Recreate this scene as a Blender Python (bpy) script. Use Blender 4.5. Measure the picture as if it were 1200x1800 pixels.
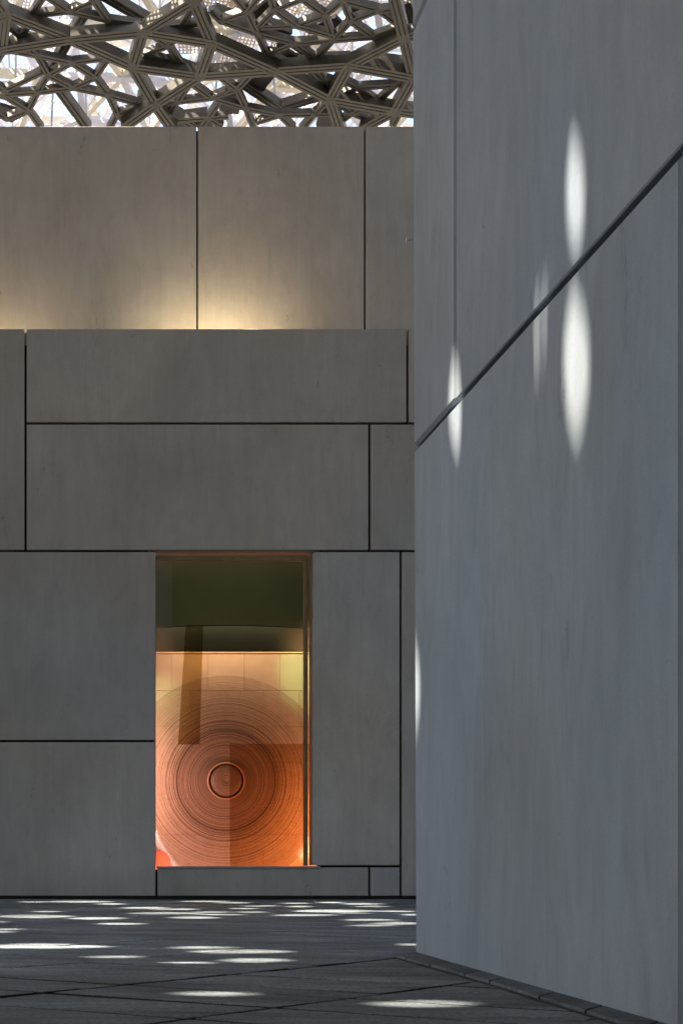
import bpy, bmesh, math, random
from mathutils import Vector, Matrix, Quaternion, geometry
random.seed(7)
R = math.radians
scene = bpy.context.scene
for o in list(bpy.data.objects): bpy.data.objects.remove(o)
COL = scene.collection

# ------------------------------------------------------------------ camera
F, CX, CY, HC = 3130.0, 100.0, 1494.0, 1.2      # shift lens: principal point low and left
cam = bpy.data.cameras.new('camera'); camo = bpy.data.objects.new('camera', cam); COL.objects.link(camo)
camo.location = (0, 0, HC); camo.rotation_euler = (R(90), 0, 0)
cam.sensor_fit = 'HORIZONTAL'; cam.sensor_width = 36
cam.lens = F/1200*36
cam.shift_x = (600-CX)/1200; cam.shift_y = (CY-900)/1200
cam.clip_start = 0.1; cam.clip_end = 3000
scene.camera = camo

# ------------------------------------------------------------------ sky, sun, exposure
SUN_EL = 62.0
sx = Vector((-math.cos(R(SUN_EL)), 0.035, math.sin(R(SUN_EL)))).normalized()   # towards the sun
world = bpy.data.worlds.new('World'); scene.world = world; world.use_nodes = True
wn = world.node_tree
bg = wn.nodes['Background']
sky = wn.nodes.new('ShaderNodeTexSky'); sky.sky_type = 'NISHITA'; sky.sun_disc = False
sky.sun_elevation = R(SUN_EL); sky.sun_rotation = math.atan2(sx.x, sx.y)
sky.air_density = 1.0; sky.dust_density = 6.0; sky.ozone_density = 1.4
wn.links.new(sky.outputs[0], bg.inputs[0]); bg.inputs[1].default_value = 0.125
sun = bpy.data.lights.new('sun', 'SUN'); suno = bpy.data.objects.new('sun', sun); COL.objects.link(suno)
sun.energy = 5.0; sun.angle = R(0.4); sun.color = (1.0, 0.88, 0.73)
suno.rotation_euler = (-sx).to_track_quat('-Z', 'Y').to_euler(); suno.location = (-40, 0, 80)
scene.view_settings.view_transform = 'Standard'; scene.view_settings.look = 'None'
scene.view_settings.gamma = 1; scene.view_settings.use_curve_mapping = False
scene.view_settings.exposure = 1.95
try:
    scene.cycles.max_bounces = 10; scene.cycles.diffuse_bounces = 5; scene.cycles.transparent_max_bounces = 12
except Exception: pass

# ------------------------------------------------------------------ helpers
def newmat(name): 
    m = bpy.data.materials.new(name); m.use_nodes = True
    return m, m.node_tree, m.node_tree.nodes['Principled BSDF']
def N(nt, t, **k):
    n = nt.nodes.new(t)
    for a, b in k.items():
        if a in ('operation', 'blend_type', 'data_type', 'noise_dimensions', 'wave_type', 'rings_direction', 'feature', 'bands_direction', 'wave_profile'): setattr(n, a, b)
        else: n.inputs[a].default_value = b
    return n
def ramp(nt, src, stops):
    r = nt.nodes.new('ShaderNodeValToRGB'); nt.links.new(src, r.inputs[0])
    e = r.color_ramp.elements
    while len(e) < len(stops): e.new(0.5)
    for i, (p, c) in enumerate(stops):
        e[i].position = p; e[i].color = (c, c, c, 1) if not isinstance(c, tuple) else (*c, 1)
    return r
def mixc(nt, fac, a, b, mode='MIX'):
    m = nt.nodes.new('ShaderNodeMix'); m.data_type = 'RGBA'; m.blend_type = mode
    for i, v in ((0, fac), (6, a), (7, b)):
        if hasattr(v, 'links') or hasattr(v, 'is_linked'): nt.links.new(v, m.inputs[i])
        else: m.inputs[i].default_value = v if i == 0 else ((*v, 1) if len(v) == 3 else v)
    return m.outputs[2]
def pos(nt, scale):
    g = nt.nodes.new('ShaderNodeNewGeometry'); mp = nt.nodes.new('ShaderNodeMapping')
    nt.links.new(g.outputs['Position'], mp.inputs[0]); mp.inputs['Scale'].default_value = scale
    # a shift per object so no two panels carry the same marks
    oi = nt.nodes.new('ShaderNodeObjectInfo'); vm = nt.nodes.new('ShaderNodeVectorMath'); vm.operation = 'ADD'
    cm = nt.nodes.new('ShaderNodeCombineXYZ'); mu = N(nt, 'ShaderNodeMath', operation='MULTIPLY'); mu.inputs[1].default_value = 37.0
    nt.links.new(oi.outputs['Random'], mu.inputs[0])
    for i in range(3): nt.links.new(mu.outputs[0], cm.inputs[i])
    nt.links.new(mp.outputs[0], vm.inputs[0]); nt.links.new(cm.outputs[0], vm.inputs[1])
    return vm.outputs[0], oi.outputs['Random']

def concrete(name, base, streak=0.25, stain=0.3, rough=0.72, bump=0.12):
    m, nt, b = newmat(name); L = nt.links
    v1, rnd = pos(nt, (0.35, 0.35, 0.28)); v2, _ = pos(nt, (3.6, 3.6, 0.22)); v3, _ = pos(nt, (1, 1, 1)); v4, _ = pos(nt, (1.6, 1.6, 0.55))
    cloud = N(nt, 'ShaderNodeTexNoise', Scale=1.0, Detail=6.0, Roughness=0.62, Distortion=0.6); L.new(v1, cloud.inputs[0])
    stk = N(nt, 'ShaderNodeTexNoise', Scale=1.0, Detail=5.0, Roughness=0.6, Distortion=0.35); L.new(v2, stk.inputs[0])
    blot = N(nt, 'ShaderNodeTexNoise', Scale=1.0, Detail=9.0, Roughness=0.7, Distortion=1.6); L.new(v4, blot.inputs[0])
    fine = N(nt, 'ShaderNodeTexNoise', Scale=38.0, Detail=4.0, Roughness=0.7); L.new(v3, fine.inputs[0])
    r1 = ramp(nt, cloud.outputs[0], [(0.28, 0.80), (0.72, 1.10)])
    r2 = ramp(nt, stk.outputs[0], [(0.3, 1-streak), (0.62, 1.0), (0.85, 1+streak*0.4)])
    r3 = ramp(nt, blot.outputs[0], [(0.30, 1-stain), (0.42, 1.0), (0.70, 1.06)])
    r4 = ramp(nt, fine.outputs[0], [(0.25, 0.90), (0.75, 1.07)])
    v5, _ = pos(nt, (14, 14, 0.45)); hf = N(nt, 'ShaderNodeTexNoise', Scale=1.0, Detail=4.0, Roughness=0.65, Distortion=0.5); L.new(v5, hf.inputs[0])
    r5 = ramp(nt, hf.outputs[0], [(0.3, 1-streak*0.8), (0.7, 1.0+streak*0.5)])
    sm = N(nt, 'ShaderNodeTexNoise', Scale=0.8, Detail=6.0, Roughness=0.55, Distortion=2.6); L.new(v4, sm.inputs[0])
    r6 = ramp(nt, sm.outputs[0], [(0.35, 1-stain*0.35), (0.65, 1.0+stain*0.35)])
    c = mixc(nt, 1.0, base, r5.outputs[0], 'MULTIPLY'); c = mixc(nt, 1.0, c, r6.outputs[0], 'MULTIPLY')
    c = mixc(nt, 1.0, c, r1.outputs[0], 'MULTIPLY'); c = mixc(nt, 1.0, c, r2.outputs[0], 'MULTIPLY')
    c = mixc(nt, 1.0, c, r3.outputs[0], 'MULTIPLY'); c = mixc(nt, 1.0, c, r4.outputs[0], 'MULTIPLY')
    # warm or cool drift in the mix
    tint = N(nt, 'ShaderNodeTexNoise', Scale=0.7, Detail=2.0); L.new(v1, tint.inputs[0])
    c = mixc(nt, 1.0, c, ramp(nt, tint.outputs[0], [(0.35, (0.96, 0.99, 1.03)), (0.65, (1.03, 1.0, 0.96))]).outputs[0], 'MULTIPLY')
    rr = ramp(nt, rnd, [(0.0, 0.93), (1.0, 1.05)]); c = mixc(nt, 1.0, c, rr.outputs[0], 'MULTIPLY')
    # a few hairline cracks
    vz, _ = pos(nt, (0.5, 0.5, 0.16))
    wob = N(nt, 'ShaderNodeTexNoise', Scale=3.0, Detail=5.0); L.new(v3, wob.inputs[0])
    vw = nt.nodes.new('ShaderNodeVectorMath'); vw.operation = 'MULTIPLY_ADD'; vw.inputs[1].default_value = (0.22, 0.22, 0.22)
    L.new(wob.outputs['Color'], vw.inputs[0]); L.new(vz, vw.inputs[2])
    vo = N(nt, 'ShaderNodeTexVoronoi', feature='DISTANCE_TO_EDGE', Scale=1.0); L.new(vw.outputs[0], vo.inputs['Vector'])
    cr = ramp(nt, vo.outputs[0], [(0.0, 1.0), (0.010, 0.0)])
    gate = ramp(nt, blot.outputs[0], [(0.36, 1.0), (0.44, 0.0)])
    mm = N(nt, 'ShaderNodeMath', operation='MULTIPLY'); L.new(cr.outputs[0], mm.inputs[0]); L.new(gate.outputs[0], mm.inputs[1])
    m2 = N(nt, 'ShaderNodeMath', operation='MULTIPLY'); L.new(mm.outputs[0], m2.inputs[0]); m2.inputs[1].default_value = 0.7
    c = mixc(nt, m2.outputs[0], c, tuple(x*0.45 for x in base))
    fl_ = N(nt, 'ShaderNodeTexNoise', Scale=7.0, Detail=3.0, Roughness=0.6, Distortion=0.8); L.new(v3, fl_.inputs[0])
    fr_ = ramp(nt, fl_.outputs[0], [(0.71, 0.0), (0.75, 0.5)])
    c = mixc(nt, fr_.outputs[0], c, tuple(x*0.5 for x in base))
    L.new(c, b.inputs['Base Color'])
    b.inputs['Roughness'].default_value = rough
    bp = N(nt, 'ShaderNodeBump', Strength=bump, Distance=0.02); L.new(blot.outputs[0], bp.inputs['Height']); L.new(bp.outputs[0], b.inputs['Normal'])
    return m
def plain(name, col, rough=0.6, metal=0.0, var=0.15, scale=3.0):
    m, nt, b = newmat(name); v, rnd = pos(nt, (1, 1, 1))
    n = N(nt, 'ShaderNodeTexNoise', Scale=scale, Detail=5.0, Roughness=0.65); nt.links.new(v, n.inputs[0])
    c = mixc(nt, 1.0, col, ramp(nt, n.outputs[0], [(0.3, 1-var), (0.7, 1+var)]).outputs[0], 'MULTIPLY')
    c = mixc(nt, 1.0, c, ramp(nt, rnd, [(0, 1-var*0.6), (1, 1+var*0.6)]).outputs[0], 'MULTIPLY')
    nt.links.new(c, b.inputs['Base Color']); b.inputs['Roughness'].default_value = rough; b.inputs['Metallic'].default_value = metal
    return m

M = {}
M['wall'] = concrete('pale_concrete', (0.350, 0.332, 0.305), streak=0.05, stain=0.10)
M['upper'] = concrete('warm_concrete', (0.370, 0.360, 0.350), streak=0.05, stain=0.10)
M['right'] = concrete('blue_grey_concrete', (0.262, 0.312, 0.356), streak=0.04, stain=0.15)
M['gap'] = plain('dark_joint', (0.02, 0.018, 0.016), 0.9)
M['bronze'] = plain('bronze_aluminium', (0.072, 0.066, 0.050), 0.42, 0.4, 0.18, 2.0)
M['bronze2'] = plain('bronze_aluminium_small', (0.066, 0.060, 0.048), 0.45, 0.4, 0.2, 2.0)
M['darkplate'] = plain('dark_cladding', (0.035, 0.028, 0.022), 0.6, 0.2)
M['whitesteel'] = plain('white_steel', (0.58, 0.59, 0.66), 0.5, 0.0, 0.08)
M['creamsteel'] = plain('cream_steel', (0.64, 0.59, 0.48), 0.5, 0.0, 0.1)
M['frame'] = plain('bronze_window_frame', (0.20, 0.13, 0.06), 0.4, 0.5)
M['sill'] = plain('grey_sill', (0.22, 0.22, 0.22), 0.5)
M['sunmask'] = plain('sun_mask_sheet', (0.20, 0.19, 0.17), 0.7)
M['deck'] = plain('sand_deck', (0.86, 0.69, 0.42), 0.8)

def link(name, me, mat=None, parent=None, loc=None):
    o = bpy.data.objects.new(name, me)
    if mat is not None and me is not None and not me.materials: me.materials.append(mat)
    COL.objects.link(o)
    if parent: o.parent = parent
    if loc: o.location = loc
    return o
def tag(o, label=None, cat=None, group=None, kind=None):
    for k, v in (('label', label), ('category', cat), ('group', group), ('kind', kind)):
        if v: o[k] = v
    return o
def empty(name, loc=(0, 0, 0)):
    o = bpy.data.objects.new(name, None); COL.objects.link(o); o.location = loc; o.empty_display_size = 0.3
    return o
def box_bm(x0, x1, y0, y1, z0, z1, bev=0.0, bm=None):
    own = bmesh.new()
    vs = [own.verts.new(p) for p in ((x0,y0,z0),(x1,y0,z0),(x1,y1,z0),(x0,y1,z0),(x0,y0,z1),(x1,y0,z1),(x1,y1,z1),(x0,y1,z1))]
    for f in ((0,3,2,1),(4,5,6,7),(0,1,5,4),(1,2,6,5),(2,3,7,6),(3,0,4,7)): own.faces.new([vs[i] for i in f])
    if bev: bmesh.ops.bevel(own, geom=own.edges[:], offset=bev, segments=1, affect='EDGES')
    if bm is None: return own
    me = bpy.data.meshes.new('t'); own.to_mesh(me); own.free(); bm.from_mesh(me); bpy.data.meshes.remove(me); return bm
def mesh_of(bm, name='mesh'):
    me = bpy.data.meshes.new(name); bmesh.ops.recalc_face_normals(bm, faces=bm.faces[:]); bm.to_mesh(me); bm.free(); return me
def box(name, x0, x1, y0, y1, z0, z1, mat, parent=None, bev=0.0):
    """A box whose origin sits at its own centre (or relative to its parent at the world origin)."""
    cx, cy, cz = (x0+x1)/2, (y0+y1)/2, (z0+z1)/2
    bm = box_bm(x0-cx, x1-cx, y0-cy, y1-cy, z0-cz, z1-cz, bev)
    o = link(name, mesh_of(bm, name), mat, parent)
    l = Vector((cx, cy, cz)); o.location = l - parent_loc(parent) if parent else l
    return o
def parent_loc(p):
    v = Vector((0, 0, 0))
    while p: v += p.location; p = p.parent
    return v

def fl(x, y):                                   # a point of the floor
    d = (y-CY); return Vector(((x-CX)*HC/d, F*HC/d, 0))
D = F*HC/88.0                                   # front of the back wall
def wx(x, Y=D): return (x-CX)*Y/F
def wz(y, Y=D): return HC + (CY-y)*Y/F

# ------------------------------------------------------------------ ground and paving
g = link('ground', mesh_of(box_bm(-700, 700, -300, 1500, -0.6, -0.06)), None)
gm, gnt, gb = newmat('sand_ground')
v, _ = pos(gnt, (0.2, 0.2, 0.2)); n = N(gnt, 'ShaderNodeTexNoise', Scale=1.0, Detail=6.0); gnt.links.new(v, n.inputs[0])
gnt.links.new(mixc(gnt, 1.0, (0.20, 0.195, 0.185), ramp(gnt, n.outputs[0], [(0.3, 0.8), (0.7, 1.15)]).outputs[0], 'MULTIPLY'), gb.inputs['Base Color'])
gb.inputs['Roughness'].default_value = 0.9
g.data.materials.append(gm); tag(g, 'flat ground under the whole court', None, None, 'structure')

def stone(name, base):
    m, nt, b = newmat(name); L = nt.links
    v1, rnd = pos(nt, (1, 1, 1))
    g_ = nt.nodes.new('ShaderNodeNewGeometry')
    mp = nt.nodes.new('ShaderNodeMapping'); mp.inputs['Rotation'].default_value = (0, 0, R(50.9)); mp.inputs['Scale'].default_value = (0.5, 2.2, 1)
    L.new(g_.outputs['Position'], mp.inputs[0])
    a = N(nt, 'ShaderNodeTexNoise', Scale=0.9, Detail=7.0, Roughness=0.65, Distortion=0.8); L.new(mp.outputs[0], a.inputs[0])
    f = N(nt, 'ShaderNodeTexNoise', Scale=26.0, Detail=6.0, Roughness=0.75); L.new(v1, f.inputs[0])
    w = N(nt, 'ShaderNodeTexNoise', Scale=5.0, Detail=4.0, Roughness=0.7); L.new(v1, w.inputs[0])
    big = N(nt, 'ShaderNodeTexNoise', Scale=0.35, Detail=3.0, Roughness=0.5); L.new(g_.outputs['Position'], big.inputs[0])
    c = mixc(nt, 1.0, base, ramp(nt, a.outputs[0], [(0.30, 0.38), (0.5, 0.95), (0.72, 1.6)]).outputs[0], 'MULTIPLY')
    c = mixc(nt, 1.0, c, ramp(nt, f.outputs[0], [(0.36, 0.35), (0.52, 1.0), (0.70, 1.5)]).outputs[0], 'MULTIPLY')
    c = mixc(nt, 1.0, c, ramp(nt, w.outputs[0], [(0.3, 0.75), (0.7, 1.2)]).outputs[0], 'MULTIPLY')
    c = mixc(nt, 1.0, c, ramp(nt, big.outputs[0], [(0.35, 0.7), (0.65, 1.25)]).outputs[0], 'MULTIPLY')
    c = mixc(nt, 1.0, c, ramp(nt, rnd, [(0, 0.78), (1, 1.2)]).outputs[0], 'MULTIPLY')
    L.new(c, b.inputs['Base Color'])
    L.new(ramp(nt, w.outputs[0], [(0.3, 0.50), (0.7, 0.75)]).outputs[0], b.inputs['Roughness'])
    bp = N(nt, 'ShaderNodeBump', Strength=0.9, Distance=0.02); L.new(f.outputs[0], bp.inputs['Height']); L.new(bp.outputs[0], b.inputs['Normal'])
    return m
M['slab'] = stone('dark_basalt', (0.166, 0.197, 0.216))
M['kerb'] = stone('kerb_basalt', (0.120, 0.145, 0.160))
pave = tag(empty('pavement'), 'floor of long dark stone slabs laid diagonally', None, None, 'structure')
ang = math.atan2(2550, F)
d1 = Vector((math.sin(ang), math.cos(ang), 0)); d2 = Vector((-math.cos(ang), math.sin(ang), 0))
SL, SW = 2.25, 0.565
def slab_mesh(seed):
    rr = random.Random(seed); hl, hw = SL/2-0.014, SW/2-0.011
    bm = bmesh.new(); pts = []
    for k in range(6): pts.append((-hw+rr.uniform(-.002, .004), -hl+2*hl*k/5))
    for k in range(6): pts.append((hw-rr.uniform(-.002, .004), hl-2*hl*k/5))
    top = [bm.verts.new((x*0.985, y*0.996, rr.uniform(-0.002, 0.001))) for x, y in pts]
    mid = [bm.verts.new((x, y, -0.006)) for x, y in pts]; bot = [bm.verts.new((x, y, -0.05)) for x, y in pts]
    n = len(pts); bm.faces.new(top[::-1])
    for i in range(n):
        j = (i+1) % n
        bm.faces.new((top[i], top[j], mid[j], mid[i])); bm.faces.new((mid[i], mid[j], bot[j], bot[i]))
    me = mesh_of(bm, 'slab'); me.materials.append(M['slab']); me.materials.append(M['gap'])
    for p in me.polygons:
        if abs(p.normal.z) < 0.5 and max(me.vertices[v].co.z for v in p.vertices) < -0.005: p.material_index = 1
    return me
smesh = [slab_mesh(i) for i in range(6)]
far_bm = bmesh.new(); cnt = 0
rotz = math.atan2(d1.y, d1.x) - math.pi/2       # local +Y runs along d1
for j in range(-14, 22):                        # rows across d2 would hold the long axis; rows are cut at constant v
    for i in range(-14, 90):
        u = 11.5 + (i+0.5)*SW; vv = 7.27 + j*SL + SL/2   # u along d1 (short side), v along d2 (long side)
        p = d1*u + d2*vv
        if not (-12 < p.x < 12 and 6 < p.y < D-3.75): continue
        onscreen = p.y > 11 and (CX + F*(p.x-1.4)/p.y) < 740 and (CX + F*(p.x+1.4)/p.y) > 0 and p.y < D-3.7
        du = {0: (1, .05), -1: (-1, .05), 2: (1, .03), 1: (-1, .03), -2: (1, .03), -3: (-1, .03), 5: (1, .03), 4: (-1, .03)}.get(i, (0, 0)); dv = {1: (1, .03), 0: (-1, .05), -1: (-1, .04)}.get(j, (0, 0))
        p = p + d1*(du[0]*du[1]/2) + d2*(dv[0]*dv[1]/2)
        Mx = Matrix.Translation((p.x, p.y, random.uniform(-.003, .003))) @ Matrix.Rotation(rotz+math.pi/2, 4, 'Z') @ Matrix.Rotation(random.uniform(-.003, .003), 4, 'X') @ Matrix.Diagonal(((SW-du[1])/SW, (SL-dv[1])/SL, 1, 1))
        if onscreen and cnt < 298:
            o = link('slab', random.choice(smesh), None, pave); o.matrix_local = Mx; cnt += 1
        else:
            t = smesh[0].copy(); t.transform(Mx); far_bm.from_mesh(t); bpy.data.meshes.remove(t)
print('slabs', cnt)
tag(link('slab_field', mesh_of(far_bm), M['slab'], pave), None, None, None, 'stuff')
box('joint_bed', -13, 13, 5, D-0.02, -0.055, -0.032, M['gap'], pave)
# border course in front of the back wall, with a dark drainage slot each side
x = -14.0
while x < 14:
    w_ = 1.5
    box('border_stone', x+0.006, x+w_-0.006, D-3.62, D-0.03, -0.05, 0.0, M['slab'], pave, 0.006); x += w_
box('drain_slot', -14, 14, D-3.8, D-3.63, -0.03, -0.028, M['gap'], pave)

# ------------------------------------------------------------------ back wall
GAP = 0.027
back = tag(empty('back_wall', (0, D, 0)), 'grey concrete panel wall with a tall lit window, below the set-back upper wall', 'wall')
T = 0.16
def panel(x0, y0, x1, y1, parent, mat, Y=D, thick=T, bev=0.012, gx=GAP):
    return box('panel', wx(x0, Y)+gx, wx(x1, Y)-gx, Y, Y+thick, wz(y1, Y)+gx, wz(y0, Y)-gx, mat, parent, bev)
WL, WR, WT, WB = 275, 549, 968.5, 1523.5
LOW = 1577.5
rects = [(-700, 576, -330, 968.5), (-330, 576, 45, 968.5), (45, 576, 716, 744), (716, 576, 1100, 744), (45, 744, 649, 968.5), (649, 744, 1100, 968.5),
         (-700, 968.5, -200, 1303), (-200, 968.5, 275, 1303), (-700, 1303, -90, LOW), (-90, 1303, 275, LOW),
         (549, 968.5, 704, 1523.5), (704, 968.5, 1100, LOW), (275, 1523.5, 649, LOW), (649, 1523.5, 704, LOW)]
for r in rects:
    a = list(r)
    o = panel(*a, back, M['wall'])
# side of the window opening: full-depth reveals of the same concrete
REV = 0.42
box('reveal', wx(WR)+GAP+0.002, wx(WR)+0.20, D+T+0.030, D+REV+0.35, wz(WB)+GAP, wz(WT)-GAP, M['wall'], back)
box('reveal', wx(WL)-0.20, wx(WL)-GAP-0.002, D+T+0.030, D+REV+0.35, wz(WB)+GAP, wz(WT)-GAP, M['wall'], back)
box('reveal', wx(WL)-0.2, wx(WR)+0.2, D+T+0.002, D+REV+0.35, wz(WT)+GAP, wz(WT)+0.25, M['wall'], back)
box('joint_backing', wx(WL)-0.199, wx(WL)-0.05, D+T+0.003, D+T+0.028, wz(WB)+0.03, wz(WT)-0.03, M['gap'], back)
box('joint_backing', wx(WR)+0.05, wx(WR)+0.199, D+T+0.003, D+T+0.028, wz(WB)+0.03, wz(WT)-0.03, M['gap'], back)
# dark structure behind the joints
by0, by1 = D+T+0.03, D+T+0.5
zt = wz(576)-0.22
for (x0, x1, z0, z1) in ((-11, wx(WL)-0.202, 0.0, zt), (wx(WR)+0.202, 12, 0.0, zt), (wx(WL)-0.2, wx(WR)+0.2, wz(WT)+0.252, zt), (wx(WL)-0.2, wx(WR)+0.2, 0.0, wz(WB)-0.08)):
    box('core', x0, x1, by0, by1, z0, z1, M['gap'], back)
box('plinth', -11, 12, D+0.10, D+0.14, 0.0, wz(LOW)+0.02, M['gap'], back)
box('plinth', -11, 12, D-0.02, D+0.09, -0.05, -0.03, M['gap'], back)
# window
win = link('window', None, None, back); win.location = (wx(412), 0.0, wz(1246))
bm = bmesh.new(); fy0, fy1 = D+REV-0.14, D+REV
fw = 0.10; g_ = 0.03
xl, xr, zb, ztp = wx(WL)-0.02, wx(WR)-GAP-0.012, wz(WB)+0.01, wz(WT)-GAP-0.03
off = parent_loc(win)
def loc_box(bm, x0, x1, y0, y1, z0, z1, off, bev=0.0):
    box_bm(x0-off.x, x1-off.x, y0-off.y, y1-off.y, z0-off.z, z1-off.z, bev, bm)
loc_box(bm, xl, xr-0.03, fy0, fy1, ztp-fw-0.03, ztp-0.03, off, 0.006)
loc_box(bm, xr-fw-0.03, xr-0.03, fy0+0.002, fy1, zb, ztp-fw-0.032, off, 0.006)
loc_box(bm, xl, xl+0.02, fy0+0.002, fy1, zb, ztp-fw-0.032, off)
link('frame', mesh_of(bm), M['frame'], win)
gm_, gnt, gb = newmat('window_glass')
for nn in list(gnt.nodes):
    if nn.type == 'BSDF_PRINCIPLED': gnt.nodes.remove(nn)
out = [nn for nn in gnt.nodes if nn.type == 'OUTPUT_MATERIAL'][0]
tr = gnt.nodes.new('ShaderNodeBsdfTransparent'); tr.inputs[0].default_value = (0.93, 0.94, 0.92, 1)
gl = gnt.nodes.new('ShaderNodeBsdfGlossy'); gl.inputs['Roughness'].default_value = 0.02
fr = gnt.nodes.new('ShaderNodeFresnel'); fr.inputs[0].default_value = 1.5
mx = gnt.nodes.new('ShaderNodeMixShader'); gnt.links.new(fr.outputs[0], mx.inputs[0]); gnt.links.new(tr.outputs[0], mx.inputs[1]); gnt.links.new(gl.outputs[0], mx.inputs[2]); gnt.links.new(mx.outputs[0], out.inputs[0])
bm = bmesh.new(); loc_box(bm, xl+0.021, xr-fw-0.031, fy1-0.08, fy1-0.06, zb, ztp-fw-0.033, off)
link('pane', mesh_of(bm), gm_, win)
bm = bmesh.new(); loc_box(bm, wx(276), wx(562), D-0.05, D+REV-0.13, wz(1527), wz(1523.3), off, 0.006)
link('sill', mesh_of(bm), M['sill'], win)

# ------------------------------------------------------------------ room behind the window
RY = D+5.2                                       # face of the room's rear wall
room = tag(empty('gallery_room', (0, D+1, 0)), 'lit room behind the tall window', None, None, 'structure')
olive = plain('olive_plaster', (0.17, 0.172, 0.125), 0.8, 0, 0.08, 1.0)
x0r, x1r = wx(235), wx(600, RY)
zR0, zR1 = wz(1560, RY), wz(850, RY)
box('ceiling', x0r, x1r, D+REV+0.36, RY+1.6, zR1, zR1+0.2, olive, room)
box('side_wall', x0r-0.2, x0r-0.002, D+REV+0.36, RY+1.6, zR0, zR1, olive, room)
box('side_wall', x1r+0.002, x1r+0.2, D+REV+0.36, RY+1.6, zR0, zR1, olive, room)
box('room_floor', x0r, x1r, D+REV+0.36, RY+1.6, zR0-0.2, zR0-0.002, olive, room)
box('rear_wall', x0r, x1r, RY+1.602, RY+1.8, zR0, zR1, olive, room)
# stone lined wall that ends at mid height
aw = tag(empty('lined_wall', (wx(410, RY), RY, zR0)), 'glowing orange stone-lined wall inside the tall window', 'wall')
tilem = plain('sandstone_tile', (0.60, 0.50, 0.42), 0.8, 0, 0.08, 1.5)
colsx = [190, 237, 301, 365.5, 429, 492, 556]; rowsy = [1148, 1214, 1277.5, 1341, 1405, 1468, 1545]
topc = wz(1148, RY)
for r_ in range(6):
    for c_ in range(6):
        box('tile', wx(colsx[c_], RY)+.0025+(0.51 if r_%2 else 0), wx(colsx[c_+1], RY)-.0025+(0.51 if r_%2 else 0), RY, RY+0.06, wz(rowsy[r_+1], RY)+.006, wz(rowsy[r_], RY)-.006, tilem, aw, 0.004)
box('core', x0r+0.01, x1r-0.01, RY+0.045, RY+0.3, zR0, topc-0.02, plain('tile_bed', (0.45, 0.34, 0.26), 0.9), aw)
box('coping', x0r+0.01, x1r-0.01, RY-0.03, RY+0.31, topc, topc+0.025, plain('pale_coping', (0.8, 0.7, 0.5), 0.5), aw)
# curved olive panel above, imitating a roof edge reflected in the glass
bm = bmesh.new(); pr = []
for k in range(25):
    t = k/24; xx = x0r+0.05 + (x1r-x0r-0.1)*t; px_ = CX+F*xx/(RY+1.0)
    pr.append((xx, wz(1099 + 5.0*((px_-400)/135)**2, RY+1.0)))
fr_, bk_ = [], []
for xx, z in pr:
    fr_.append((bm.verts.new((xx, RY+0.95, z)), bm.verts.new((xx, RY+0.95, zR1-0.01)))); bk_.append((bm.verts.new((xx, RY+1.2, z)), bm.verts.new((xx, RY+1.2, zR1-0.01))))
for k in range(24):
    bm.faces.new((fr_[k][0], fr_[k+1][0], fr_[k+1][1], fr_[k][1])); bm.faces.new((bk_[k][0], bk_[k][1], bk_[k+1][1], bk_[k+1][0])); bm.faces.new((fr_[k][0], bk_[k][0], bk_[k+1][0], fr_[k+1][0]))
tag(link('arc_reflection', mesh_of(bm), olive), 'dark olive panel with a shallow arched lower edge, imitating a roof edge reflected high in the window', 'arc_reflection')

# ring disc
ringc = Vector((wx(397, RY-0.12), RY-0.12, wz(1373, RY-0.12))); S_ = (RY-0.12)/F
ring = tag(empty('ring_artwork', ringc), 'large round artwork of fine concentric brown rings on the orange wall', 'artwork')
rm, nt, b = newmat('ring_strokes'); L = nt.links
tc = nt.nodes.new('ShaderNodeTexCoord')
sep = nt.nodes.new('ShaderNodeSeparateXYZ'); L.new(tc.outputs['Object'], sep.inputs[0])
cmb = nt.nodes.new('ShaderNodeCombineXYZ'); L.new(sep.outputs[0], cmb.inputs[0]); L.new(sep.outputs[2], cmb.inputs[1])
ln = nt.nodes.new('ShaderNodeVectorMath'); ln.operation = 'LENGTH'
wob = N(nt, 'ShaderNodeTexNoise', Scale=1.1, Detail=3.0); L.new(cmb.outputs[0], wob.inputs[0])
L.new(cmb.outputs[0], ln.inputs[0])
mad = N(nt, 'ShaderNodeMath', operation='MULTIPLY_ADD'); L.new(wob.outputs[0], mad.inputs[0]); mad.inputs[1].default_value = 0.05; L.new(ln.outputs['Value'], mad.inputs[2])
n1 = N(nt, 'ShaderNodeTexNoise', noise_dimensions='1D', Scale=34.0, Detail=4.0, Roughness=0.75); L.new(mad.outputs[0], n1.inputs['W'])
n2 = N(nt, 'ShaderNodeTexNoise', noise_dimensions='1D', Scale=5.0, Detail=2.0, Roughness=0.5); L.new(mad.outputs[0], n2.inputs['W'])
brk = N(nt, 'ShaderNodeTexNoise', Scale=5.0, Detail=4.0); L.new(cmb.outputs[0], brk.inputs[0])
dens = ramp(nt, ln.outputs['Value'], [(0.0, 0.95), (0.30, 0.86), (0.48, 0.72), (0.66, 0.50), (1.0, 0.24)])
dv = N(nt, 'ShaderNodeMath', operation='DIVIDE'); L.new(ln.outputs['Value'], dv.inputs[0]); dv.inputs[1].default_value = 185*S_
L.new(dv.outputs[0], dens.inputs[0])
st = ramp(nt, n1.outputs[0], [(0.42, 1.0), (0.55, 0.1)])
st2 = ramp(nt, n2.outputs[0], [(0.38, 1.0), (0.6, 0.75)])
st3 = ramp(nt, brk.outputs[0], [(0.3, 1.1), (0.7, 0.75)])
a = N(nt, 'ShaderNodeMath', operation='MULTIPLY'); L.new(st.outputs[0], a.inputs[0]); L.new(dens.outputs[0], a.inputs[1])
a2 = N(nt, 'ShaderNodeMath', operation='MULTIPLY'); L.new(a.outputs[0], a2.inputs[0]); L.new(st2.outputs[0], a2.inputs[1])
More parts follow.
